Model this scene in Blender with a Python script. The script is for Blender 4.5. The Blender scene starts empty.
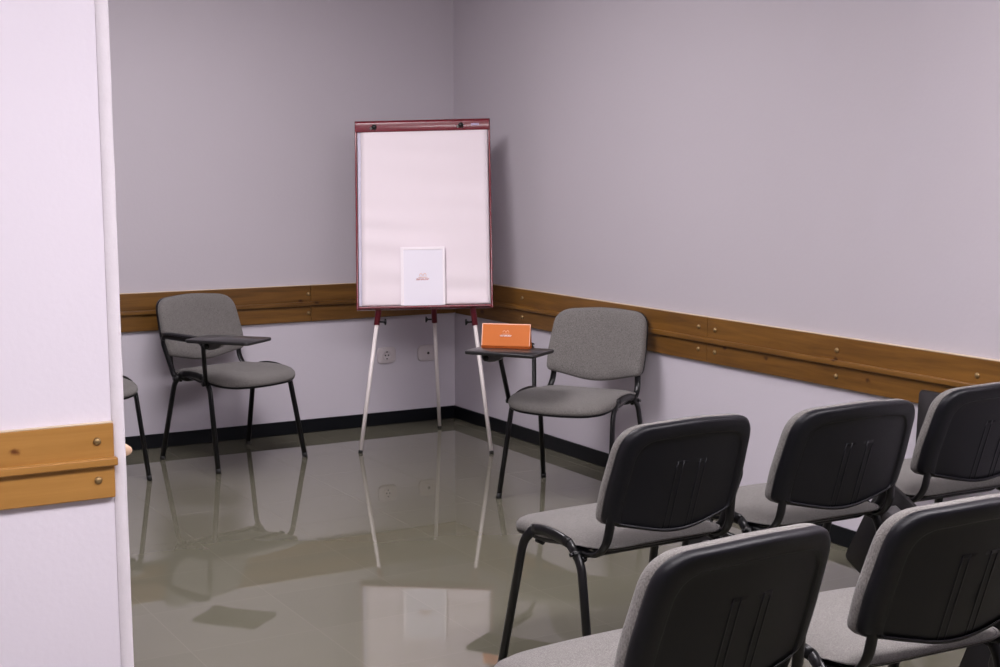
import bpy, bmesh, math
from mathutils import Vector, Matrix
PI = math.pi
scene = bpy.context.scene
COL = scene.collection

# ------------------------------------------------------------------ room measures (metres)
XR, YB = 3.876, 7.273          # right wall face, back wall face
PY, PX = 3.68, 0.980           # partition front face, partition free end
PT = 0.125                     # partition thickness
XL, YF, ZC = -2.6, -2.6, 2.85  # far left wall, wall behind the camera, ceiling

# ------------------------------------------------------------------ materials
def new_mat(name):
    m = bpy.data.materials.new(name); m.use_nodes = True
    nt = m.node_tree; b = nt.nodes['Principled BSDF']
    return m, nt, b
def N(nt, t, **kw):
    n = nt.nodes.new(t)
    for k, v in kw.items():
        if k in n.inputs: n.inputs[k].default_value = v
        else: setattr(n, k, v)
    return n
def rgb(r, g, b): return (r, g, b, 1)
def srgb(r, g, b):
    f = lambda c: (c/255/12.92) if c/255 <= .04045 else ((c/255+.055)/1.055)**2.4
    return (f(r), f(g), f(b), 1)
def simple(name, col, rough=.5, metal=0, spec=.5, coat=0, var=0, vscale=8, bump=0, bscale=200):
    m, nt, b = new_mat(name)
    b.inputs['Base Color'].default_value = col
    b.inputs['Roughness'].default_value = rough
    b.inputs['Metallic'].default_value = metal
    b.inputs['Specular IOR Level'].default_value = spec
    b.inputs['Coat Weight'].default_value = coat
    b.inputs['Coat Roughness'].default_value = .1
    tc = N(nt, 'ShaderNodeTexCoord')
    n1 = N(nt, 'ShaderNodeTexNoise', Scale=vscale, Detail=4)
    nt.links.new(tc.outputs['Object'], n1.inputs['Vector'])
    mx = N(nt, 'ShaderNodeMix', data_type='RGBA')
    mx.inputs['A'].default_value = tuple(c*(1-var) for c in col[:3])+(1,)
    mx.inputs['B'].default_value = tuple(min(1, c*(1+var)) for c in col[:3])+(1,)
    nt.links.new(n1.outputs['Fac'], mx.inputs['Factor'])
    nt.links.new(mx.outputs['Result'], b.inputs['Base Color'])
    if bump:
        n2 = N(nt, 'ShaderNodeTexNoise', Scale=bscale, Detail=3)
        nt.links.new(tc.outputs['Object'], n2.inputs['Vector'])
        bp = N(nt, 'ShaderNodeBump', Strength=bump, Distance=.002)
        nt.links.new(n2.outputs['Fac'], bp.inputs['Height'])
        nt.links.new(bp.outputs['Normal'], b.inputs['Normal'])
    return m

WALL = simple('wall_paint_grey_lilac', rgb(.515, .475, .515), .75, spec=.25, var=.025, vscale=1.3, bump=.25, bscale=55)
def dado(m, low):
    nt = m.node_tree; b = nt.nodes['Principled BSDF']
    src = b.inputs['Base Color'].links[0].from_socket
    g = N(nt, 'ShaderNodeNewGeometry'); sp = N(nt, 'ShaderNodeSeparateXYZ'); nt.links.new(g.outputs['Position'], sp.inputs[0])
    lt = N(nt, 'ShaderNodeMath', operation='LESS_THAN'); nt.links.new(sp.outputs['Z'], lt.inputs[0]); lt.inputs[1].default_value = .70
    mx = N(nt, 'ShaderNodeMix', data_type='RGBA'); nt.links.new(lt.outputs[0], mx.inputs['Factor'])
    nt.links.new(src, mx.inputs['A']); mx.inputs['B'].default_value = low
    nt.links.new(mx.outputs['Result'], b.inputs['Base Color'])
dado(WALL, rgb(.60, .56, .62))
WHITE_WALL = simple('partition_paint_white', rgb(.72, .67, .745), .7, spec=.25, var=.015, vscale=2, bump=.25, bscale=60)
BEAD = simple('corner_bead_paint', rgb(.72, .67, .72), .55, spec=.35, var=.04, vscale=25, bump=.6, bscale=70)
CEIL = simple('ceiling_paint', rgb(.86, .83, .86), .85, var=.02)
SKIRT = simple('black_skirting', rgb(.004, .005, .007), .35, spec=.25, var=.1)
BLACK_METAL = simple('black_painted_tube', rgb(.005, .005, .006), .30, spec=.35, var=.1)
SHELL = simple('black_plastic_shell', rgb(.0055, .0055, .008), .36, spec=.28, var=.08, bump=.35, bscale=600)
RUBBER = simple('black_rubber', rgb(.012, .012, .012), .7)
TABLET = simple('black_tablet_board', rgb(.016, .015, .016), .28, spec=.5, var=.1, bump=.1, bscale=500)
CAST = simple('dark_grey_casting', rgb(.10, .095, .10), .30, var=.2, vscale=40, bump=.6, bscale=70)
STEEL = simple('zinc_bolt', rgb(.6, .58, .56), .3, metal=1)
RED = simple('red_lacquered_steel', rgb(.165, .008, .018), .22, spec=.5, coat=.5, var=.05)
RED_TUBE = simple('red_tube', rgb(.17, .014, .026), .35, var=.05)
WHITE_TUBE = simple('white_enamel_tube', rgb(.80, .74, .72), .3, spec=.5, var=.02)
BOARD = simple('white_board_panel', rgb(.80, .76, .80), .3)
CARDW = simple('white_card', rgb(.84, .80, .88), .45, spec=.4, var=.01)
CARDE = simple('white_card_border', rgb(.93, .86, .90), .35, spec=.5)
SOCKET = simple('socket_plastic', rgb(.62, .56, .58), .35)
DARK = simple('dark_hole', rgb(.02, .018, .02), .6)
ORANGE = simple('orange_card', rgb(.58, .155, .03), .42, spec=.4, var=.03)
ORANGE_D = simple('orange_card_base', rgb(.55, .12, .02), .45)
ORANGE_E = simple('pale_card_edge', rgb(.85, .52, .38), .5)
PRINT_W = simple('white_print', rgb(.9, .82, .82), .5)
PRINT_P = simple('pale_print', rgb(.85, .45, .28), .5)
PRINT_R = simple('red_brown_print', rgb(.62, .20, .16), .5)
PRINT_O = simple('pale_orange_print', rgb(.85, .55, .45), .5)
BADGE = simple('badge_blue_grey', rgb(.35, .25, .42), .3)
BRASS = simple('brass_dome', rgb(.30, .20, .09), .45, metal=.7, var=.2, vscale=80)

# paper: faint horizontal ripple is in the mesh, colour only slightly varied
PAPER = simple('flipchart_paper', rgb(.86, .77, .81), .6, spec=.2, var=.012, vscale=3)
PAPER_EDGE = simple('page_stack_edge', rgb(.62, .58, .70), .6, var=.1, vscale=60)

def fabric():
    m, nt, b = new_mat('grey_woven_fabric')
    tc = N(nt, 'ShaderNodeTexCoord')
    n1 = N(nt, 'ShaderNodeTexNoise', Scale=330, Detail=3, Roughness=.7)
    mp = N(nt, 'ShaderNodeMapping'); mp.inputs['Scale'].default_value = (1, 1, .55)
    nt.links.new(tc.outputs['Object'], mp.inputs['Vector'])
    nt.links.new(mp.outputs['Vector'], n1.inputs['Vector'])
    n2 = N(nt, 'ShaderNodeTexNoise', Scale=14, Detail=4)
    nt.links.new(tc.outputs['Object'], n2.inputs['Vector'])
    w = N(nt, 'ShaderNodeTexWave', Scale=190, Distortion=2.5)
    w.bands_direction = 'X'; nt.links.new(tc.outputs['Object'], w.inputs['Vector'])
    cr = N(nt, 'ShaderNodeValToRGB')
    cr.color_ramp.elements[0].position = .30; cr.color_ramp.elements[0].color = (.100, .093, .088, 1)
    cr.color_ramp.elements[1].position = .72; cr.color_ramp.elements[1].color = (.262, .246, .234, 1)
    nt.links.new(n1.outputs['Fac'], cr.inputs['Fac'])
    mx = N(nt, 'ShaderNodeMix', data_type='RGBA', blend_type='MULTIPLY'); mx.inputs['Factor'].default_value = .35
    nt.links.new(cr.outputs['Color'], mx.inputs['A'])
    cr2 = N(nt, 'ShaderNodeValToRGB')
    cr2.color_ramp.elements[0].color = (.65, .65, .65, 1); cr2.color_ramp.elements[1].color = (1, 1, 1, 1)
    nt.links.new(n2.outputs['Fac'], cr2.inputs['Fac'])
    nt.links.new(cr2.outputs['Color'], mx.inputs['B'])
    nt.links.new(mx.outputs['Result'], b.inputs['Base Color'])
    b.inputs['Roughness'].default_value = .95
    b.inputs['Specular IOR Level'].default_value = .1
    b.inputs['Sheen Weight'].default_value = .15
    b.inputs['Sheen Roughness'].default_value = .5
    bp = N(nt, 'ShaderNodeBump', Strength=.5, Distance=.001)
    ad = N(nt, 'ShaderNodeMath', operation='ADD')
    nt.links.new(n1.outputs['Fac'], ad.inputs[0]); nt.links.new(w.outputs['Fac'], ad.inputs[1])
    nt.links.new(ad.outputs[0], bp.inputs['Height']); nt.links.new(bp.outputs['Normal'], b.inputs['Normal'])
    return m
FABRIC = fabric()

def wood(name, dark, light, axis, knots=()):
    m, nt, b = new_mat(name)
    tc = N(nt, 'ShaderNodeTexCoord')
    mp = N(nt, 'ShaderNodeMapping')
    mp.inputs['Scale'].default_value = (.9, 14, 14) if axis == 'X' else (14, .9, 14)
    nt.links.new(tc.outputs['Object'], mp.inputs['Vector'])
    n1 = N(nt, 'ShaderNodeTexNoise', Scale=2.2, Detail=6, Roughness=.62, Distortion=.4)
    nt.links.new(mp.outputs['Vector'], n1.inputs['Vector'])
    cr = N(nt, 'ShaderNodeValToRGB')
    cr.color_ramp.elements[0].position = .28; cr.color_ramp.elements[0].color = dark
    cr.color_ramp.elements[1].position = .70; cr.color_ramp.elements[1].color = light
    nt.links.new(n1.outputs['Fac'], cr.inputs['Fac'])
    # knots: sparse dark spots
    mp2 = N(nt, 'ShaderNodeMapping'); mp2.inputs['Scale'].default_value = (1, 1.6, 1.9) if axis == 'X' else (1.6, 1, 1.9)
    nt.links.new(tc.outputs['Object'], mp2.inputs['Vector'])
    v = N(nt, 'ShaderNodeTexVoronoi', Scale=2.6, Randomness=1)
    nt.links.new(mp2.outputs['Vector'], v.inputs['Vector'])
    kr = N(nt, 'ShaderNodeValToRGB')
    kr.color_ramp.elements[0].position = .03; kr.color_ramp.elements[0].color = (.30, .20, .16, 1)
    kr.color_ramp.elements[1].position = .085; kr.color_ramp.elements[1].color = (1, 1, 1, 1)
    nt.links.new(v.outputs['Distance'], kr.inputs['Fac'])
    mx = N(nt, 'ShaderNodeMix', data_type='RGBA', blend_type='MULTIPLY'); mx.inputs['Factor'].default_value = 1
    nt.links.new(cr.outputs['Color'], mx.inputs['A']); nt.links.new(kr.outputs['Color'], mx.inputs['B'])
    last = mx.outputs['Result']
    for a, z in knots:
        sm = N(nt, 'ShaderNodeMapping')
        ax = 0 if axis == 'X' else 1
        sc = [0, 0, 1.3]; sc[ax] = .8; lo = [0, 0, -z*1.3]; lo[ax] = -a*.8
        sm.inputs['Scale'].default_value = sc; sm.inputs['Location'].default_value = lo
        nt.links.new(tc.outputs['Object'], sm.inputs['Vector'])
        nk = N(nt, 'ShaderNodeVectorMath', operation='LENGTH'); nt.links.new(sm.outputs['Vector'], nk.inputs[0])
        nn = N(nt, 'ShaderNodeTexNoise', Scale=90, Detail=2); nt.links.new(tc.outputs['Object'], nn.inputs['Vector'])
        aa = N(nt, 'ShaderNodeMath', operation='MULTIPLY_ADD'); nt.links.new(nn.outputs['Fac'], aa.inputs[0]); aa.inputs[1].default_value = .012
        nt.links.new(nk.outputs['Value'], aa.inputs[2])
        r_ = N(nt, 'ShaderNodeValToRGB')
        r_.color_ramp.elements[0].position = .010; r_.color_ramp.elements[0].color = (.28, .14, .10, 1)
        r_.color_ramp.elements[1].position = .020; r_.color_ramp.elements[1].color = (1, 1, 1, 1)
        nt.links.new(aa.outputs[0], r_.inputs['Fac'])
        m2 = N(nt, 'ShaderNodeMix', data_type='RGBA', blend_type='MULTIPLY'); m2.inputs['Factor'].default_value = 1
        nt.links.new(last, m2.inputs['A']); nt.links.new(r_.outputs['Color'], m2.inputs['B']); last = m2.outputs['Result']
    nt.links.new(last, b.inputs['Base Color'])
    b.inputs['Roughness'].default_value = .38
    b.inputs['Specular IOR Level'].default_value = .4
    bp = N(nt, 'ShaderNodeBump', Strength=.15, Distance=.001)
    nt.links.new(n1.outputs['Fac'], bp.inputs['Height']); nt.links.new(bp.outputs['Normal'], b.inputs['Normal'])
    return m
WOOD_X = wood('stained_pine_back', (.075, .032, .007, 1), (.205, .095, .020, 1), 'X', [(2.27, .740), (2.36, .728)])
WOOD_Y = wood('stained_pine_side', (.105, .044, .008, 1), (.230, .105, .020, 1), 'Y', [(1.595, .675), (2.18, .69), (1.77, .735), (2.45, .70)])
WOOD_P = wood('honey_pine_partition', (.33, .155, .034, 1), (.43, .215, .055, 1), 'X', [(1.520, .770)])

def floor_mat():
    m, nt, b = new_mat('polished_olive_grey_tile')
    g = N(nt, 'ShaderNodeNewGeometry')
    sep = N(nt, 'ShaderNodeSeparateXYZ'); nt.links.new(g.outputs['Position'], sep.inputs[0])
    T = .42
    lines = []; cells = []
    for ax, off in (('X', 2.115), ('Y', 4.13)):
        a = N(nt, 'ShaderNodeMath', operation='SUBTRACT'); nt.links.new(sep.outputs[ax], a.inputs[0]); a.inputs[1].default_value = off-T*40
        d = N(nt, 'ShaderNodeMath', operation='DIVIDE'); nt.links.new(a.outputs[0], d.inputs[0]); d.inputs[1].default_value = T
        fl = N(nt, 'ShaderNodeMath', operation='FLOOR'); nt.links.new(d.outputs[0], fl.inputs[0]); cells.append(fl)
        fr = N(nt, 'ShaderNodeMath', operation='FRACT'); nt.links.new(d.outputs[0], fr.inputs[0])
        s = N(nt, 'ShaderNodeMath', operation='SUBTRACT'); nt.links.new(fr.outputs[0], s.inputs[0]); s.inputs[1].default_value = .5
        ab = N(nt, 'ShaderNodeMath', operation='ABSOLUTE'); nt.links.new(s.outputs[0], ab.inputs[0])
        gt = N(nt, 'ShaderNodeMath', operation='GREATER_THAN'); nt.links.new(ab.outputs[0], gt.inputs[0]); gt.inputs[1].default_value = .5-.0018
        lines.append(gt)
    mxl = N(nt, 'ShaderNodeMath', operation='MAXIMUM'); nt.links.new(lines[0].outputs[0], mxl.inputs[0]); nt.links.new(lines[1].outputs[0], mxl.inputs[1])
    cv = N(nt, 'ShaderNodeCombineXYZ'); nt.links.new(cells[0].outputs[0], cv.inputs[0]); nt.links.new(cells[1].outputs[0], cv.inputs[1])
    wn = N(nt, 'ShaderNodeTexWhiteNoise'); nt.links.new(cv.outputs[0], wn.inputs['Vector'])
    n1 = N(nt, 'ShaderNodeTexNoise', Scale=2.0, Detail=5, Roughness=.6); nt.links.new(g.outputs['Position'], n1.inputs['Vector'])
    ad = N(nt, 'ShaderNodeMath', operation='MULTIPLY_ADD'); nt.links.new(wn.outputs['Value'], ad.inputs[0]); ad.inputs[1].default_value = .35
    nt.links.new(n1.outputs['Fac'], ad.inputs[2])
    cr = N(nt, 'ShaderNodeValToRGB')
    cr.color_ramp.elements[0].position = .3; cr.color_ramp.elements[0].color = (.126, .120, .088, 1)
    cr.color_ramp.elements[1].position = 1.; cr.color_ramp.elements[1].color = (.138, .131, .098, 1)
    nt.links.new(ad.outputs[0], cr.inputs['Fac'])
    mx = N(nt, 'ShaderNodeMix', data_type='RGBA'); nt.links.new(mxl.outputs[0], mx.inputs['Factor'])
    nt.links.new(cr.outputs['Color'], mx.inputs['A']); mx.inputs['B'].default_value = (.168, .158, .125, 1)
    nt.links.new(mx.outputs['Result'], b.inputs['Base Color'])
    rr = N(nt, 'ShaderNodeMath', operation='MULTIPLY_ADD'); nt.links.new(mxl.outputs[0], rr.inputs[0]); rr.inputs[1].default_value = .25; rr.inputs[2].default_value = .022
    nt.links.new(rr.outputs[0], b.inputs['Roughness'])
    b.inputs['IOR'].default_value = 1.56
    n3 = N(nt, 'ShaderNodeTexNoise', Scale=1.6, Detail=2); nt.links.new(g.outputs['Position'], n3.inputs['Vector'])
    bp = N(nt, 'ShaderNodeBump', Strength=.02, Distance=.01)
    nt.links.new(n3.outputs['Fac'], bp.inputs['Height']); nt.links.new(bp.outputs['Normal'], b.inputs['Normal'])
    return m
FLOOR = floor_mat()

# ------------------------------------------------------------------ mesh helpers
def link(name, bm, mat, parent=None, smooth=True, bevel=0, segs=2, sub=0, loc=None, rot=None):
    bmesh.ops.recalc_face_normals(bm, faces=bm.faces)
    me = bpy.data.meshes.new(name); bm.to_mesh(me); bm.free()
    mats = mat if isinstance(mat, (list, tuple)) else [mat]
    for m in mats: me.materials.append(m)
    o = bpy.data.objects.new(name, me); COL.objects.link(o)
    if parent: o.parent = parent
    if loc is not None: o.location = loc
    if rot is not None: o.rotation_euler = rot
    if smooth:
        for p in me.polygons: p.use_smooth = True
    if bevel:
        md = o.modifiers.new('bevel', 'BEVEL'); md.width = bevel; md.segments = segs; md.limit_method = 'ANGLE'; md.angle_limit = math.radians(40)
        wn = o.modifiers.new('wn', 'WEIGHTED_NORMAL'); wn.keep_sharp = False
    if sub:
        sd = o.modifiers.new('sub', 'SUBSURF'); sd.levels = sub; sd.render_levels = sub
    return o
def add_box(bm, x0, x1, y0, y1, z0, z1, M=None, mi=0):
    r = bmesh.ops.create_cube(bm, size=1)
    for v in r['verts']:
        v.co = Vector((x0+(v.co.x+.5)*(x1-x0), y0+(v.co.y+.5)*(y1-y0), z0+(v.co.z+.5)*(z1-z0)))
        if M: v.co = M @ v.co
    for f in {f for v in r['verts'] for f in v.link_faces}: f.material_index = mi
    return r['verts']
def box(name, dims, mat, parent=None, bevel=.002, M=None, **k):
    bm = bmesh.new(); add_box(bm, *dims, M=M); return link(name, bm, mat, parent, bevel=bevel, **k)
def fillet(pts, r, n=6):
    """polyline with rounded inner corners"""
    P = [Vector(p) for p in pts]; out = [P[0]]
    for i in range(1, len(P)-1):
        a, b, c = P[i-1], P[i], P[i+1]
        rr = r[i-1] if isinstance(r, (list, tuple)) else r
        d = min(rr, (a-b).length*.49, (c-b).length*.49)
        s = b+(a-b).normalized()*d; e = b+(c-b).normalized()*d
        for k in range(n+1):
            t = k/n; out.append(s*(1-t)**2+b*2*t*(1-t)+e*t*t)
    out.append(P[-1]); return out
def sweep(bm, pts, ra, rb, side=(1, 0, 0), seg=14, cap=True, mi=0):
    """oval tube: ra along `side`, rb across"""
    P = [Vector(p) for p in pts]; rings = []
    for i, p in enumerate(P):
        t = (P[min(i+1, len(P)-1)]-P[max(i-1, 0)]).normalized()
        s = Vector(side); s = (s-t*s.dot(t)).normalized(); u = t.cross(s).normalized()
        fa = ra[i] if isinstance(ra, list) else ra; fb = rb[i] if isinstance(rb, list) else rb
        rings.append([bm.verts.new(p+s*fa*math.cos(2*PI*k/seg)+u*fb*math.sin(2*PI*k/seg)) for k in range(seg)])
    for a, b in zip(rings, rings[1:]):
        for k in range(seg):
            f = bm.faces.new((a[k], a[(k+1) % seg], b[(k+1) % seg], b[k])); f.material_index = mi
    if cap:
        bm.faces.new(rings[0][::-1]).material_index = mi; bm.faces.new(rings[-1]).material_index = mi
def cyl(bm, c, axis, r, h, seg=20, mi=0, r2=None):
    c = Vector(c); a = Vector(axis).normalized()
    s = a.orthogonal().normalized()
    sweep(bm, [c-a*h/2, c+a*h/2], [r, r2 if r2 is not None else r], [r, r2 if r2 is not None else r], side=s, seg=seg, mi=mi)
def dome(bm, c, axis, r, h, seg=16, mi=0):
    c = Vector(c); a = Vector(axis).normalized(); s = a.orthogonal().normalized()
    pts = []; rr = []
    for k in range(7):
        t = k/6*PI/2; pts.append(c+a*h*math.sin(t)); rr.append(max(r*math.cos(t), r*.02))
    sweep(bm, pts, rr, rr, side=s, seg=seg, mi=mi)
def prism(bm, poly, y0, y1, M=None, mi=0):
    """polygon in x,z extruded along y"""
    a = [bm.verts.new((x, y0, z)) for x, z in poly]; b = [bm.verts.new((x, y1, z)) for x, z in poly]
    if M:
        for v in a+b: v.co = M @ v.co
    n = len(poly)
    for i in range(n): bm.faces.new((a[i], a[(i+1) % n], b[(i+1) % n], b[i])).material_index = mi
    bm.faces.new(a[::-1]).material_index = mi; bm.faces.new(b).material_index = mi
def loops(bm, rings, cap0=True, cap1=True, mi=0):
    V = [[bm.verts.new(p) for p in r] for r in rings]; n = len(V[0])
    for a, b in zip(V, V[1:]):
        for k in range(n): bm.faces.new((a[k], a[(k+1) % n], b[(k+1) % n], b[k])).material_index = mi
    if cap0: bm.faces.new(V[0][::-1]).material_index = mi
    if cap1: bm.faces.new(V[-1]).material_index = mi
def round_poly(corners, radii, n=7):
    C = [Vector(c) for c in corners]; out = []
    for i in range(len(C)):
        a, b, c = C[i-1], C[i], C[(i+1) % len(C)]
        d = radii[i]/math.tan((a-b).angle(c-b)/2) if radii[i] else 0
        d = min(d, (a-b).length*.5, (c-b).length*.5)
        s = b+(a-b).normalized()*d; e = b+(c-b).normalized()*d
        for k in range(n+1):
            t = k/n; out.append(s*(1-t)**2+b*2*t*(1-t)+e*t*t)
    return out
def resample(poly, n):
    L = [0]; m = len(poly)
    for i in range(m): L.append(L[-1]+(poly[(i+1) % m]-poly[i]).length)
    out = []
    for k in range(n):
        d = L[-1]*k/n; i = 0
        while i < m-1 and L[i+1] < d: i += 1
        seg = L[i+1]-L[i] or 1
        out.append(poly[i].lerp(poly[(i+1) % m], (d-L[i])/seg))
    return out
def tag(o, label, cat, group=None):
    o['label'] = label; o['category'] = cat
    if group: o['group'] = group
    return o
def thing(name, label, cat, loc=(0, 0, 0), rz=0, group=None):
    o = bpy.data.objects.new(name, None); COL.objects.link(o); o.empty_display_size = .1
    o.location = loc; o.rotation_euler = (0, 0, rz); return tag(o, label, cat, group)
def struct(o): o['kind'] = 'structure'; return o

# ------------------------------------------------------------------ the room
def slab(name, dims, mat): return struct(box(name, dims, mat, bevel=0, smooth=False))
slab('floor', (XL-.1, XR+.1, YF-.1, YB+.1, -.1, 0), FLOOR)
slab('ceiling', (XL-.1, XR+.1, YF-.1, YB+.1, ZC, ZC+.1), CEIL)
slab('wall_back', (XL-.1, XR+.1, YB, YB+.1, 0, ZC), WALL)
slab('wall_right', (XR, XR+.1, YF-.1, YB, 0, ZC), WALL)
slab('wall_far_left', (XL-.1, XL, YF-.1, YB, 0, ZC), WALL)
slab('wall_front', (XL, XR, YF-.1, YF, 0, ZC), WHITE_WALL)
LEANX = -.0062      # the free end is slightly out of plumb
bm = bmesh.new(); prism(bm, [(XL, 0), (PX-.002, 0), (PX-.002+LEANX*ZC, ZC), (XL, ZC)], PY, PY+PT)
struct(link('wall_left', bm, WHITE_WALL, smooth=False))
# painted corner bead up the free end of the partition
bm = bmesh.new()
poly = []
pr = [(.945, PY), (.946, PY-.0022), (.974, PY-.0026), (.9795, PY-.001), (PX, PY+.004), (PX, PY+.05), (PX-.003, PY+.05), (PX-.003, PY)]
nz = 60
rings = []
for k in range(nz+1):
    z = ZC*k/nz
    w = .0002*math.sin(k*2.3)+.0002*math.sin(k*5.1)
    rings.append([Vector((x+LEANX*z+(w if x > .95 else 0), y, z)) for x, y in pr])
loops(bm, rings)
struct(link('trim_1', bm, BEAD, bevel=0))
# black skirting
def skirting(name, dims):
    return struct(box(name, dims, SKIRT, bevel=.003))
skirting('baseboard_back', (XL, XR-.012, YB-.012, YB, 0, .075))
skirting('baseboard_right', (XR-.012, XR, YF, YB, 0, .075))
skirting('baseboard_left', (XL, XL+.012, PY+PT, YB-.012, 0, .075))

# wooden wall rail: two boards, a projecting strip between them, brass domes
RAIL_TOP = simple('pale_rail_top', rgb(.62, .50, .36), .5)  # paler tone for a thin strip along the boards' top edge
def rail(name, axis, a0, a1, face, sgn, mat, joints, domes, tilt=0):
    """axis 'X' runs along x on a wall whose face is y=face (rail grows to -y); 'Y' runs along y on x=face (grows to -x)"""
    root = struct(bpy.data.objects.new(name, None)); COL.objects.link(root)
    root.location = ((a0+a1)/2, face, 0) if axis == 'X' else (face, (a0+a1)/2, 0)
    half = (a1-a0)/2; mid = (a0+a1)/2
    def bx(nm, p0, p1, d0, d1, z0, z1, bev):
        dims = (p0-mid, p1-mid, -d1, -d0, z0, z1) if axis == 'X' else (-d1, -d0, p0-mid, p1-mid, z0, z1)
        return box(nm, dims, mat, root, bevel=bev)
    cuts = [a0]+joints+[a1]
    for i in range(len(cuts)-1):
        g0 = .0012 if i else 0; g1 = .0012 if i < len(cuts)-2 else 0
        bx('upper_board', cuts[i]+g0, cuts[i+1]-g1, 0, .018, .727, .8225, .003)
        box('pale_top_strip', ((cuts[i]+g0-mid, cuts[i+1]-g1-mid, -.017, 0, .8225, .8255) if axis == 'X' else (-.017, 0, cuts[i]+g0-mid, cuts[i+1]-g1-mid, .8225, .8255)), RAIL_TOP, root, bevel=.0008)
        bx('lower_board', cuts[i]+g0, cuts[i+1]-g1, 0, .018, .624, .721, .003)
    bx('rail_strip', a0, a1+.006*(sgn > 0), .004, .033, .711, .733, .004)
    for a, z in domes:
        bm = bmesh.new()
        c = (a-mid, -.018, z) if axis == 'X' else (-.018, a-mid, z)
        n = (0, -1, 0) if axis == 'X' else (-1, 0, 0)
        dome(bm, c, n, .0105, .008)
        link('brass_dome', bm, BRASS, root)
    return root
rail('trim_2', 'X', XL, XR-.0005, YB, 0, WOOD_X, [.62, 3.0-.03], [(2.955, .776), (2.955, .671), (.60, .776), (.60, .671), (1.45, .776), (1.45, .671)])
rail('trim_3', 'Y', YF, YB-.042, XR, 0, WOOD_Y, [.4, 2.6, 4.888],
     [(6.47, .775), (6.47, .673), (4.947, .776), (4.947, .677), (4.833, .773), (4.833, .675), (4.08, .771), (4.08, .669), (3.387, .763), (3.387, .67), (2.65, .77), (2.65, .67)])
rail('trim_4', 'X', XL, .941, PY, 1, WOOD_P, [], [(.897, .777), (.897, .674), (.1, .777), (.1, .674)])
# the short rail wrapping the partition's end face
r = struct(bpy.data.objects.new('trim_5', None)); COL.objects.link(r); r.location = (PX-.0055, PY+.06, 0)
box('upper_board', (0, .007, -.030, .065, .745, .820), WOOD_P, r, bevel=.002)
box('lower_board', (0, .007, -.030, .065, .630, .716), WOOD_P, r, bevel=.002)
bm = bmesh.new()
sweep(bm, [(.010, -.030, .734), (.010, -.024, .734), (.010, .065, .734)], [.010, .018, .018], [.010, .0145, .0145], side=(1, 0, 0), seg=18)
link('rail_strip', bm, simple('bare_pine_end', rgb(.66, .44, .30), .5, var=.1, vscale=40), r)
# small scuffs low on the right wall under the rail
# ------------------------------------------------------------------ wall sockets
def socket_plate(name, label, cx, cz, kind):
    t = thing(name, label, 'wall socket', (cx, YB, cz), 0)
    w, h = (.118, .094)
    pl = round_poly([(-w/2, 0, -h/2), (w/2, 0, -h/2), (w/2, 0, h/2), (-w/2, 0, h/2)], [.03]*4)
    bm = bmesh.new()
    c = Vector((0, 0, 0))
    def ring(s, y): return [Vector((p.x*s, y, p.z*s)) for p in pl]
    loops(bm, [ring(1, 0), ring(1, -.005), ring(.97, -.010), ring(.90, -.012)], cap0=True)
    link('face_plate', bm, SOCKET, t)
    bm = bmesh.new()
    if kind == 'power':
        R = .024
        rg = []
        for rr, y in ((.029, -.0115), (.029, -.015), (.025, -.015), (.022, -.0125), (.0, -.0125)):
            rg.append([Vector((max(rr, .0004)*math.cos(2*PI*k/28), y, max(rr, .0004)*math.sin(2*PI*k/28))) for k in range(28)])
        loops(bm, rg)
        ins = link('insert', bm, SOCKET, t)
        for x in (-.0095, .0095):
            bm = bmesh.new(); cyl(bm, (x, -.0128, 0), (0, 1, 0), .0045, .002)
            link('pin_hole', bm, DARK, ins)
        for z in (-.0195, .0195):
            bm = bmesh.new(); add_box(bm, -.004, .004, -.0155, -.012, z-.003, z+.003)
            link('earth_clip', bm, DARK, ins)
    else:
        add_box(bm, -.030, .030, -.0145, -.011, -.029, .029)
        ins = link('insert', bm, SOCKET, t, bevel=.003)
        bm = bmesh.new(); cyl(bm, (.004, -.0150, 0), (0, 1, 0), .0075, .002)
        link('jack_hole', bm, DARK, ins)
    return t
socket_plate('power_socket', 'off-white round-holed power socket on the back wall, just right of the easel left leg', 3.431, .402, 'power')
socket_plate('antenna_socket', 'off-white wall outlet with one dark hole, behind the easel rear leg', 3.690, .398, 'tv')

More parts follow.
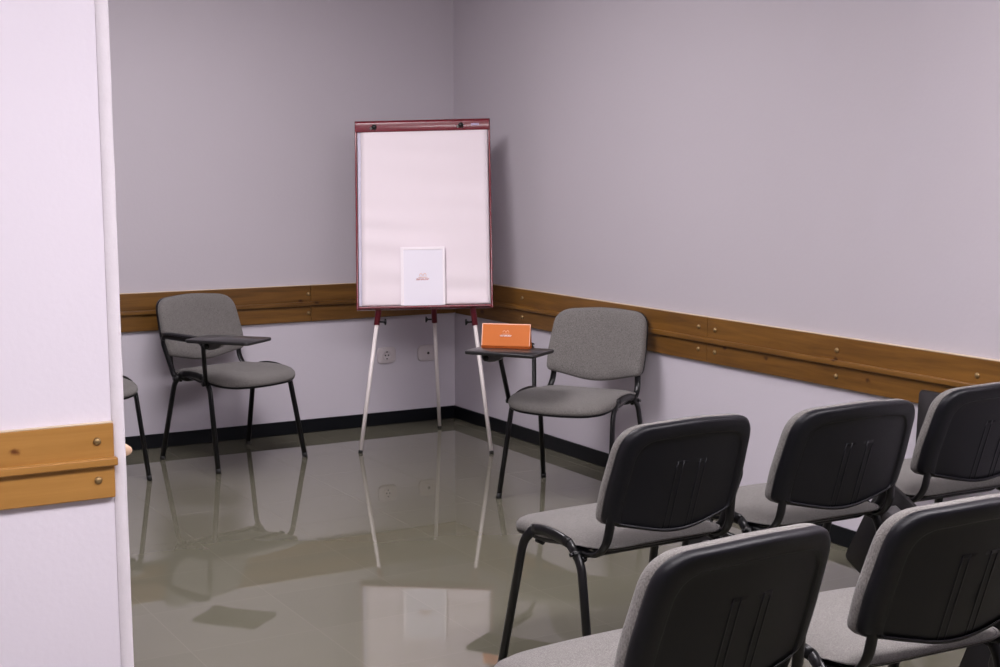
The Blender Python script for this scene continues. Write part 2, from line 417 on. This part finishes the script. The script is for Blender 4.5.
# ------------------------------------------------------------------ chair
def chair_parts(root):
    """every mesh of the conference chair; x = sitter's right, y = forward"""
    parts = []
    # ---- legs: oval tube, splayed
    def side(sx):
        fr = fillet([(sx*.268, .238, .0), (sx*.245, .150, .408), (sx*.243, .098, .450)], .06)
        rr = fillet([(sx*.268, -.240, .0), (sx*.245, -.145, .408), (sx*.243, -.085, .450)], .06)
        for nm, path, fy in (('leg', fr, .238), ('leg', rr, -.240)):
            bm = bmesh.new(); path = [Vector(p) for p in path]
            path[0] = path[0].lerp(path[1], .012)
            sweep(bm, path, .0105, .0160, side=(1, 0, 0))
            l = link(nm, bm, BLACK_METAL, root); parts.append(l)
            bm = bmesh.new()
            a = Vector((sx*.268, fy, 0)); b = path[0].lerp(path[1], .05)
            sweep(bm, [a, b], .0112, .0168, side=(1, 0, 0)); link('rubber_foot', bm, RUBBER, l)
        bm = bmesh.new()
        sweep(bm, fillet([(sx*.243, .098, .450), (sx*.243, .050, .4585), (sx*.243, -.030, .4585), (sx*.243, -.085, .450)], .04), .0105, .0160, side=(1, 0, 0))
        parts.append(link('side_rail', bm, BLACK_METAL, root))
    side(-1); side(1)
    # ---- crossbars under the seat
    for y in (.085, -.105):
        bm = bmesh.new()
        sweep(bm, fillet([(-.242, y, .440), (-.210, y, .416), (.210, y, .416), (.242, y, .440)], .03), .013, .009, side=(0, 1, 0))
        cb = link('crossbar', bm, BLACK_METAL, root); parts.append(cb)
        for s in (-1, 1):
            bm = bmesh.new(); cyl(bm, (s*.230, y-.02 if y < 0 else y, .416), (0, 1, 0), .008, .03)
            link('bolt', bm, BLACK_METAL, cb)
    # ---- back uprights: from under the seat, curve round and rise into the backrest
    for s in (-1, 1):
        bm = bmesh.new()
        pth = fillet([(s*.222, -.040, .436), (s*.220, -.182, .432), (s*.214, -.222, .475), (s*.208, -.234, .560), (s*.198, -.266, .65)], [.03, .03, .05])
        sweep(bm, pth, .0145, .0085, side=(1, 0, 0))
        u = link('upright', bm, BLACK_METAL, root); parts.append(u)
        bm = bmesh.new(); cyl(bm, (s*.238, -.125, .430), (1, 0, 0), .009, .040); cyl(bm, (s*.262, -.125, .430), (1, 0, 0), .006, .012)
        link('knob', bm, BLACK_METAL, u)
    # ---- seat pad
    base = round_poly([(-.232, -.205), (.232, -.205), (.249, .02), (.246, .256), (-.246, .256), (-.249, .02)], [.085, .085, .8, .105, .105, .8], n=8)
    base = [Vector((p.x, p.y, 0)) if len(p) == 3 else Vector((p[0], p[1], 0)) for p in base]
    base = resample(base, 72)
    # bow the front edge forward
    for p in base:
        if p.y > .12: p.y += .020*max(0, 1-(p.x/.2)**2)*((p.y-.12)/.125)
    def zoff(x, y):
        z = 0
        if y > .10: z -= .023*((y-.10)/.16)**2
        if y < .06: z -= .010*min(1, (.06-y)/.16)**2
        z += -.008
        return z
    def ring(s, z, c=(0, .02)):
        lift = lambda p: .034*max(0, min(1, (.06-p.y)/.2))*max(0, min(1, (.470-z)/.03))
        return [Vector((c[0]+(p.x-c[0])*s, c[1]+(p.y-c[1])*s, z+lift(p)+zoff(c[0]+(p.x-c[0])*s, c[1]+(p.y-c[1])*s))) for p in base]
    bm = bmesh.new()
    loops(bm, [ring(.93, .436), ring(.985, .440), ring(1.0, .451), ring(.995, .463), ring(.965, .473), ring(.90, .480), ring(.75, .484), ring(.5, .485), ring(.25, .485)])
    parts.append(link('seat', bm, FABRIC, root))
    bm = bmesh.new()
    loops(bm, [ring(.80, .424), ring(.93, .426), ring(.975, .432), ring(.992, .441), ring(.985, .446), ring(.93, .446)])
    parts.append(link('seat_pan', bm, SHELL, root))
    # ---- backrest
    zb, zt = .530, .812
    out = round_poly([(-.238, zb), (0, zb-.052), (.238, zb), (.242, .62), (.228, zt-.006), (0, zt+.010), (-.228, zt-.006), (-.242, .62)],
                     [.028, .45, .028, .5, .082, 1.2, .082, .5], n=9)
    out = resample([Vector((p[0], p[1], 0)) for p in out], 96)
    def by(u, v): return -.240-.32*(v-zb)+.62*u*u
    def bring(s, d, c=(0, .655), sq=0, cl=None):
        r = []
        for p in out:
            u = c[0]+(p.x-c[0])*s; v = c[1]+(p.y-c[1])*s
            if cl:  # offset towards the inside by a different amount below
                u = p.x*cl[0]; v = cl[2]+(p.y-cl[2])*cl[1]
            r.append(Vector((u, by(u, v)+d, v)))
        return r
    bm = bmesh.new()
    loops(bm, [bring(.955, 0), bring(.985, .001), bring(.998, .006), bring(1.0, .014), bring(.994, .025), bring(.974, .036), bring(.925, .044), bring(.75, .049), bring(.45, .050), bring(.2, .050)])
    parts.append(link('backrest', bm, FABRIC, root))
    bm = bmesh.new()
    loops(bm, [bring(.93, .004), bring(.985, .004), bring(.997, .001), bring(.998, -.006), bring(.988, -.0165), bring(.963, -.0240), bring(.925, -.0262),
               bring(1, -.0262, cl=(.83, .875, .505)), bring(1, -.0255, cl=(.826, .871, .505)), bring(1, -.0210, cl=(.818, .863, .505)), bring(1, -.0204, cl=(.812, .857, .505)), bring(1, -.0205, cl=(.77, .82, .505)),
               bring(1, -.021, cl=(.5, .55, .53)), bring(1, -.021, cl=(.2, .25, .58))])
    sh = link('back_shell', bm, SHELL, root); parts.append(sh)
    # raised ribs moulded into the shell
    bm = bmesh.new()
    def rib(x0, x1, z0, z1, d):
        n = 8; rg = []
        for k in range(n+1):
            z = z0+(z1-z0)*k/n
            q = []
            for (x, dd) in ((x0, 0), (x0+.002, d), (x1-.002, d), (x1, 0)):
                q.append(Vector((x, by(x, z)-.0195-dd, z)))
            rg.append(q)
        loops(bm, rg)
    for x in (-.054, -.034, .027, .047): rib(x, x+.007, .50, .700, .0030)
    rib(-.054, .054, .693, .702, .0030)
    link('rib_panel', bm, SHELL, sh)
    # ---- armrest tube on the sitter's right
    bm = bmesh.new()
    sweep(bm, fillet([(.262, -.085, .425), (.264, -.125, .44), (.290, -.176, .612), (.294, -.150, .640), (.294, .150, .640), (.292, .172, .620), (.262, .142, .425)], [.02, .03, .03, .03, .03]), .0095, .014, side=(1, 0, 0))
    arm = link('armrest', bm, BLACK_METAL, root); parts.append(arm)
    bm = bmesh.new()
    sweep(bm, fillet([(.294, -.150, .652), (.294, -.10, .656), (.294, .10, .656), (.294, .12, .652)], .02), [.018]+[.022]*14+[.018] if False else .020, .007, side=(1, 0, 0))
    link('arm_pad', bm, SHELL, arm)
    for yy in (.138, -.105):
        bm = bmesh.new(); cyl(bm, (.262, yy, .428), (1, 0, 0), .012, .030)
        link('bolt', bm, BLACK_METAL, arm)
def tablet_mesh(root):
    # pivot end at x=0, free end at x=.34
    pl = round_poly([(0, -.105), (.340, -.108), (.340, .122), (0, .108)], [.022]*4, n=5)
    pl = [Vector((p[0], p[1], 0)) for p in pl]
    bm = bmesh.new()
    c = Vector((.167, 0, 0))
    def ring(s, z): return [Vector((c.x+(p.x-c.x)*s, p.y*s, z)) for p in pl]
    loops(bm, [ring(.985, -.0075), ring(1, -.005), ring(1, .005), ring(.985, .0075)])
    t = link('writing_tablet', bm, TABLET, root)
    # folding bracket underneath
    bm = bmesh.new()
    prof = [(-.002, -.0075), (.112, -.0075), (.104, -.020), (.086, -.036), (.062, -.046), (.036, -.050), (.010, -.046), (-.002, -.030)]
    prism(bm, [(x+.045, z) for x, z in prof], -.018, .018)
    b = link('hinge_bracket', bm, CAST, t, bevel=.004)
    bm = bmesh.new(); cyl(bm, (.067, 0, -.032), (0, 1, 0), .013, .052)
    link('pivot_pin', bm, BLACK_METAL, b)
    return t
def children(o): return [c for c in bpy.data.objects if c.parent is o]
def copy_tree(o, parent=None):
    c = o.copy(); COL.objects.link(c); c.parent = parent
    for ch in children(o): copy_tree(ch, c)
    return c

proto = thing('tablet_chair', '', 'chair')
chair_parts(proto)
proto_tab = tablet_mesh(proto)
proto_kids = [c for c in children(proto)]

def tab_place(t, mode):
    if mode == 'R':      # open across the sitter, long side square to the seat
        t.location = (.372, .270, .6705); t.rotation_euler = (0, 0, PI)
    elif mode == 'L':    # open but swung forward
        t.location = (.385, .250, .6705); t.rotation_euler = (0, 0, math.radians(113))
    else:                # hanging folded beside the chair: direction angle in the y-z plane
        y, z, ang, x = mode
        d = Vector((0, math.cos(ang), math.sin(ang)))     # long axis
        n = Vector((-1, 0, 0))                            # underside normal (local -z) ...
        zc = Vector((1, 0, 0)); xc = d; yc = zc.cross(xc)
        M = Matrix((xc, yc, zc)).transposed().to_4x4(); M.translation = Vector((x, y, z))
        t.matrix_local = M
        t.location = M.translation; t.rotation_euler = M.to_euler()
FLEX = {0: -.017, 1: -.026, 2: -.026}
R_ = math.radians
CH = [  # x, y, yaw, label, group, tablet
 (3.441, 5.302, 2.154, 'grey tablet chair by the right wall with an orange card on its writing tablet', 'chairs facing the room from the corner', 'R'),
 (2.356, 6.812, -2.843, 'grey tablet chair against the back wall left of the flipchart, its writing tablet empty', 'chairs facing the room from the corner', 'L'),
 (1.552, 6.741, -3.060, 'grey chair mostly hidden behind the white partition, only a seat corner and leg showing', 'chairs facing the room from the corner', 'L'),
 (2.313, 3.308, .025, 'black-backed grey chair of the second nearest row, leftmost of the row', 'rows of chairs seen from behind', (-.035, .41, R_(-87), .318)),
 (2.893, 3.265, -.010, 'black-backed grey chair in the middle of the second nearest row of three', 'rows of chairs seen from behind', (-.190, .475, R_(-64), .318)),
 (3.535, 3.315, -.033, 'black-backed grey chair nearest the right wall, just below the wooden rail', 'rows of chairs seen from behind', (.205, .685, R_(-90), .285)),
 (1.660, 2.293, .065, 'nearest black-backed grey chair, cut off by the picture bottom at centre right', 'rows of chairs seen from behind', (-.035, .41, R_(-87), .318)),
 (2.285, 2.283, -.030, 'black-backed grey chair of the nearest row at the bottom right picture corner', 'rows of chairs seen from behind', (-.15, .44, R_(-70), .318)),
]
for i, (x, y, a, lab, grp, tm) in enumerate(CH):
    if i == 0: o, t = proto, proto_tab
    else:
        o = proto.copy(); COL.objects.link(o); t = None
        for ch in proto_kids:
            c = copy_tree(ch, o)
            if ch is proto_tab: t = c
    o.location = (x, y, 0); o.rotation_euler = (0, 0, a)
    o['label'] = lab; o['group'] = grp
    tab_place(t, tm)
    for ch in children(o):   # uprights flex a little differently from chair to chair
        if ch.name.split('.')[0] in ('backrest', 'back_shell'):
            ch.location.y = FLEX.get(i, 0)
            if i in (3, 6): ch.scale.x = .955

# ------------------------------------------------------------------ flipchart easel
ex = thing('flipchart_easel', 'red-framed flipchart easel with white paper pad and white legs in the room corner', 'flipchart',
           (3.326, 6.570, 0), math.atan2(-.514, .858))
ROLL = math.radians(-1.3)
LEAN = math.atan(.205)
Mb = Matrix.Translation((0, 0, .735)) @ Matrix.Rotation(ROLL, 4, 'Y') @ Matrix.Rotation(-LEAN, 4, 'X')
HB, WB = 1.003, .357     # height, half width
def bxM(name, dims, mat, parent, bevel=.002): return box(name, dims, mat, parent, bevel=bevel, M=Mb)
# board: local y<0 is the front
brd = bxM('board_panel', (-.345, .345, .004, .018, .012, HB-.012), BOARD, ex, .001)
bm = bmesh.new()
for d in ((-WB, -WB+.011, -.012, .022, 0, HB), (WB-.011, WB, -.012, .022, 0, HB)):
    add_box(bm, *d, M=Mb)
add_box(bm, -WB+.011, WB-.011, -.012, .022, 0, .020, M=Mb)
add_box(bm, -WB+.011, WB-.011, -.004, .022, HB-.03, HB, M=Mb)
link('frame', bm, RED, ex, bevel=.004, segs=3)
# lower lip / pen tray
bm = bmesh.new()
prism(bm, [(-.340, .004), (.340, .004), (.340, .016), (-.340, .016)], -.040, -.010, M=Mb)
link('tray_lip', bm, RED, ex, bevel=.004, segs=3)
# clamp bar with a rounded profile
bm = bmesh.new()
pf = [(-.004, .000), (-.017, .000), (-.0195, .003), (-.0225, .020), (-.0250, .044), (-.0235, .050), (-.015, .059), (-.004, .063)]
rg = []
for x in (-WB+.004, WB-.004):
    rg.append([Mb @ Vector((x, y, HB-.062+z)) for y, z in pf])
loops(bm, rg)
cl = link('clamp_bar', bm, RED, ex, bevel=.0025, segs=3)
for x in (-.252, .205):
    bm = bmesh.new()
    c = Mb @ Vector((x, -.028, HB-.038)); n = Mb.to_3x3() @ Vector((0, -1, 0))
    cyl(bm, c, n, .0125, .016); dome(bm, c+n*.008, n, .0125, .007)
    k = link('clamp_knob', bm, BLACK_METAL, cl)
    bm = bmesh.new(); cyl(bm, c+Mb.to_3x3() @ Vector((-.017, .002, -.006)), n, .0065, .014); link('chrome_pin', bm, STEEL, k)
bm = bmesh.new(); add_box(bm, .258, .300, -.0245, -.022, HB-.040, HB-.028, M=Mb)
link('maker_badge', bm, BADGE, cl, bevel=.001)
# paper pad: stack of sheets + slightly rippled top sheet
bm = bmesh.new()
add_box(bm, -.343, .340, -.006, .004, .022, HB-.055, M=Mb)
link('paper_pad', bm, PAPER_EDGE, ex, bevel=.001)
bm = bmesh.new()
nx, nzp = 24, 90
def sheet(x, z):
    u = (x+.004)/.33; v = (z-.022)/.92
    return -.0125-.0038*(1-.75*v)*math.sin(v*42+.6*math.sin(v*13)+u*.9)*(.6+.4*math.sin(u*2+v*9))-.0030*(1-v)*(u*u)-.002*(1-v)
G0 = []; G1 = []
for j in range(nzp+1):
    z = .021+(HB-.055-.021)*j/nzp; a = []; b = []
    for i in range(nx+1):
        x = -.326+.668*i/nx
        y = sheet(x, z)
        a.append(bm.verts.new(Mb @ Vector((x, y, z)))); b.append(bm.verts.new(Mb @ Vector((x, y+.0008, z))))
    G0.append(a); G1.append(b)
for j in range(nzp):
    for i in range(nx):
        bm.faces.new((G0[j][i], G0[j][i+1], G0[j+1][i+1], G0[j+1][i]))
        bm.faces.new((G1[j][i], G1[j+1][i], G1[j+1][i+1], G1[j][i+1]))
for j in range(nzp):
    bm.faces.new((G0[j][0], G0[j+1][0], G1[j+1][0], G1[j][0])); bm.faces.new((G0[j][nx], G1[j][nx], G1[j+1][nx], G0[j+1][nx]))
for i in range(nx):
    bm.faces.new((G0[0][i], G1[0][i], G1[0][i+1], G0[0][i+1])); bm.faces.new((G0[nzp][i], G0[nzp][i+1], G1[nzp][i+1], G1[nzp][i]))
link('paper_sheet', bm, PAPER, ex)
# legs
def leg(foot, top, cut, knob_side, nm='leg', rad=.0105):
    f = Vector(foot); t = Vector(top)
    s = f.lerp(t, cut)
    bm = bmesh.new(); sweep(bm, [f+(t-f).normalized()*.012, s+(t-f)*.05], rad, rad, side=(1, 0, 0), seg=18)
    l = link('leg', bm, WHITE_TUBE, ex)
    bm = bmesh.new(); sweep(bm, [f, f+(t-f).normalized()*.014], .0112, .0112, side=(1, 0, 0), seg=18)
    link('leg_tip', bm, RUBBER, l)
    bm = bmesh.new(); sweep(bm, [s, t], .0155, .0155, side=(1, 0, 0), seg=18)
    sl = link('leg_sleeve', bm, RED_TUBE, l)
    bm = bmesh.new()
    a = s+(t-f).normalized()*.018; kd = Vector((knob_side, -.25, 0)).normalized()
    cyl(bm, a+kd*.024, kd, .005, .030, seg=12); cyl(bm, a+kd*.043, kd, .008, .012, seg=14, r2=.014)
    add_box(bm, -.004, .004, -.004, .004, -.016, .016, M=Matrix.Translation(a+kd*.046))
    link('leg_knob', bm, BLACK_METAL, sl)
leg((-.329, -.148, 0), (-.145, .205, 1.58), .412, 1)
leg((.351, -.148, 0), (.135, .205, 1.58), .412, -1)
leg((.040, .556, 0), (-.008, .245, 1.60), .385, -1)
bm = bmesh.new()
sweep(bm, [(-.150, .222, 1.56), (.140, .222, 1.56)], .012, .012, side=(0, 1, 0))
link('hinge_bar', bm, RED_TUBE, ex)

# white framed A4 card leaning on the tray
o_pos = Matrix.Translation((3.326, 6.570, 0)) @ Matrix.Rotation(math.atan2(-.514, .858), 4, 'Z')
cb = Mb @ Vector((-.006, -.0345, .0170))
cw = thing('leaflet_holder', 'white A4 leaflet with a small orange emblem leaning on the flipchart tray', 'leaflet', o_pos @ cb, 0)
cw.rotation_mode = 'QUATERNION'
cw.rotation_quaternion = (o_pos @ Mb).to_quaternion() @ Matrix.Rotation(math.radians(-.3), 4, 'X').to_quaternion()
W2, Hh = .116, .306
box('backing', (-W2, W2, .0, .004, 0, Hh), CARDW, cw, bevel=.0008)
bm = bmesh.new()
fwd = .016
for d in ((-W2, -W2+fwd, -.003, .0005, 0, Hh), (W2-.012, W2, -.003, .0005, 0, Hh), (-W2+fwd, W2-.012, -.003, .0005, Hh-.014, Hh)): add_box(bm, *d)
link('border', bm, CARDE, cw, bevel=.001)
def emblem(parent, y, zc, s, m_arch, m_bar, sgn=-1):
    """two small arches over a rising line of tiny capitals"""
    bm = bmesh.new()
    for cx in (-.0085, .0085):
        pts = [(cx*s+.0062*s*math.cos(PI-PI*k/10), y, zc+.016*s+.010*s*math.sin(PI*k/10)) for k in range(11)]
        sweep(bm, pts, .0012*s, .0006, side=(0, 0, 1), seg=6)
    for k in range(3):
        z = zc+.0105*s-.002*s*k
        add_box(bm, (-.016-.0035*k)*s, (.016+.0035*k)*s, y-.0004, y+.0004, z-.0005*s, z+.0005*s)
    link('emblem', bm, m_arch, parent, bevel=0)
    bm = bmesh.new(); x = -.0285*s
    for k in range(9):   # row of tiny capitals
        w = .0052*s
        add_box(bm, x, x+.0016*s, y-.0004, y+.0004, zc-.0035*s, zc+.0035*s)
        if k % 3 != 2: add_box(bm, x+.0034*s, x+.005*s, y-.0004, y+.0004, zc-.0035*s, zc+.0035*s)
        if k % 2 == 0: add_box(bm, x, x+w, y-.0004, y+.0004, zc+.0020*s, zc+.0035*s)
        else: add_box(bm, x, x+w, y-.0004, y+.0004, zc-.0035*s, zc-.0020*s)
        x += .0064*s
    link('lettering', bm, m_bar, parent, bevel=0)
emblem(cw, -.0006, .136, 1.18, PRINT_O, PRINT_R)

# ------------------------------------------------------------------ orange card on the right chair's tablet
p0, p1 = Vector((3.055, 5.468, 0)), Vector((3.215, 5.320, 0))
mid = (p0+p1)/2; ang = math.atan2(p1.y-p0.y, p1.x-p0.x)
oc = thing('orange_tent_card', 'bright orange folded card with a white emblem standing on the right chair writing tablet', 'card', (mid.x, mid.y, .6782), ang)
w, h, d = .110, .108, .024
bm = bmesh.new()
def quad_prism(bm, pr):   # profile in y,z extruded along x
    a = [bm.verts.new((-w, y, z)) for y, z in pr]; b = [bm.verts.new((w, y, z)) for y, z in pr]; n = len(pr)
    for i in range(n): bm.faces.new((a[i], a[(i+1) % n], b[(i+1) % n], b[i]))
    bm.faces.new(a[::-1]); bm.faces.new(b)
quad_prism(bm, [(-d, .012), (-.002, h), (.000, h), (.002, h-.001), (-d+.0018, .0125)])
fp = link('front_panel', bm, ORANGE, oc, bevel=0, smooth=False)
bm = bmesh.new(); quad_prism(bm, [(d, .0), (.002, h), (0, h), (d-.002, .0)]); link('back_panel', bm, ORANGE, oc, smooth=False)
bm = bmesh.new(); quad_prism(bm, [(-d, .012), (-d+.004, 0), (d, 0), (d, .0015), (-d+.0055, .0015), (-d+.0018, .0125)]); link('base_fold', bm, ORANGE_D, oc, smooth=False)
bm = bmesh.new()
Mt = Matrix.Translation((0, -d, .012)) @ Matrix.Rotation(-math.atan((d-.002)/(h-.012)), 4, 'X')
add_box(bm, -w, -w+.004, -.0006, .0002, 0, .098, M=Mt); add_box(bm, -w+.004, w, -.0006, .0002, .0945, .098, M=Mt); add_box(bm, w-.0025, w, -.0006, .0002, 0, .0945, M=Mt)
link('pale_edge', bm, ORANGE_E, oc, smooth=False)
pan = bpy.data.objects.new('printed_mark', None)
bpy.data.objects.remove(pan)
# emblem and lettering in the front panel's plane
def emblem_on(parent, M, s, ma, mb):
    before = set(bpy.data.objects)
    emblem(parent, -.0006, .044, s, ma, mb)
    for o in set(bpy.data.objects)-before: o.data.transform(M)
emblem_on(oc, Mt, .92, PRINT_P, PRINT_W)

# ------------------------------------------------------------------ ceiling lights
def ceiling_light(x, y, sx, sy, power, label, col=(1, .945, .985)):
    t = thing('ceiling_light', label, 'ceiling light', (x, y, ZC), 0, 'ceiling light panels')
    bm = bmesh.new()
    add_box(bm, -sx/2-.02, sx/2+.02, -sy/2-.02, sy/2+.02, -.03, 0)
    link('housing', bm, CEIL, t, bevel=.004)
    m, nt, b = new_mat('lit_diffuser')
    b.inputs['Base Color'].default_value = (.9, .9, .9, 1)
    b.inputs['Emission Color'].default_value = col+(1,)
    b.inputs['Emission Strength'].default_value = power/(sx*sy)
    box('diffuser', (-sx/2, sx/2, -sy/2, sy/2, -.036, -.0305), m, t, bevel=0)
    return t
ceiling_light(.35, 1.55, 1.8, .9, 24., 'lit ceiling panel above the front seating area, left of centre')
ceiling_light(2.75, 1.75, 1.8, .9, 24., 'lit ceiling panel above the rows of chairs')
ceiling_light(1.75, 5.15, 1.2, 1.2, 20., 'lit ceiling panel above the open floor before the flipchart')

w_ = bpy.data.worlds.new('world'); scene.world = w_; w_.use_nodes = True
w_.node_tree.nodes['Background'].inputs[0].default_value = (.02, .02, .02, 1)

# ------------------------------------------------------------------ camera
cam = bpy.data.cameras.new('camera'); co = bpy.data.objects.new('camera', cam); COL.objects.link(co)
co.location = (0, 0, 1.5)
co.rotation_euler = (PI/2-math.atan(172/1416), 0, -math.radians(29.9))
cam.sensor_width = 36; cam.lens = 1416/1000*36; cam.clip_start = .05
scene.camera = co
scene.view_settings.view_transform = 'Standard'; scene.view_settings.look = 'None'
scene.view_settings.gamma = 1; scene.view_settings.use_curve_mapping = False
scene.view_settings.exposure = .3
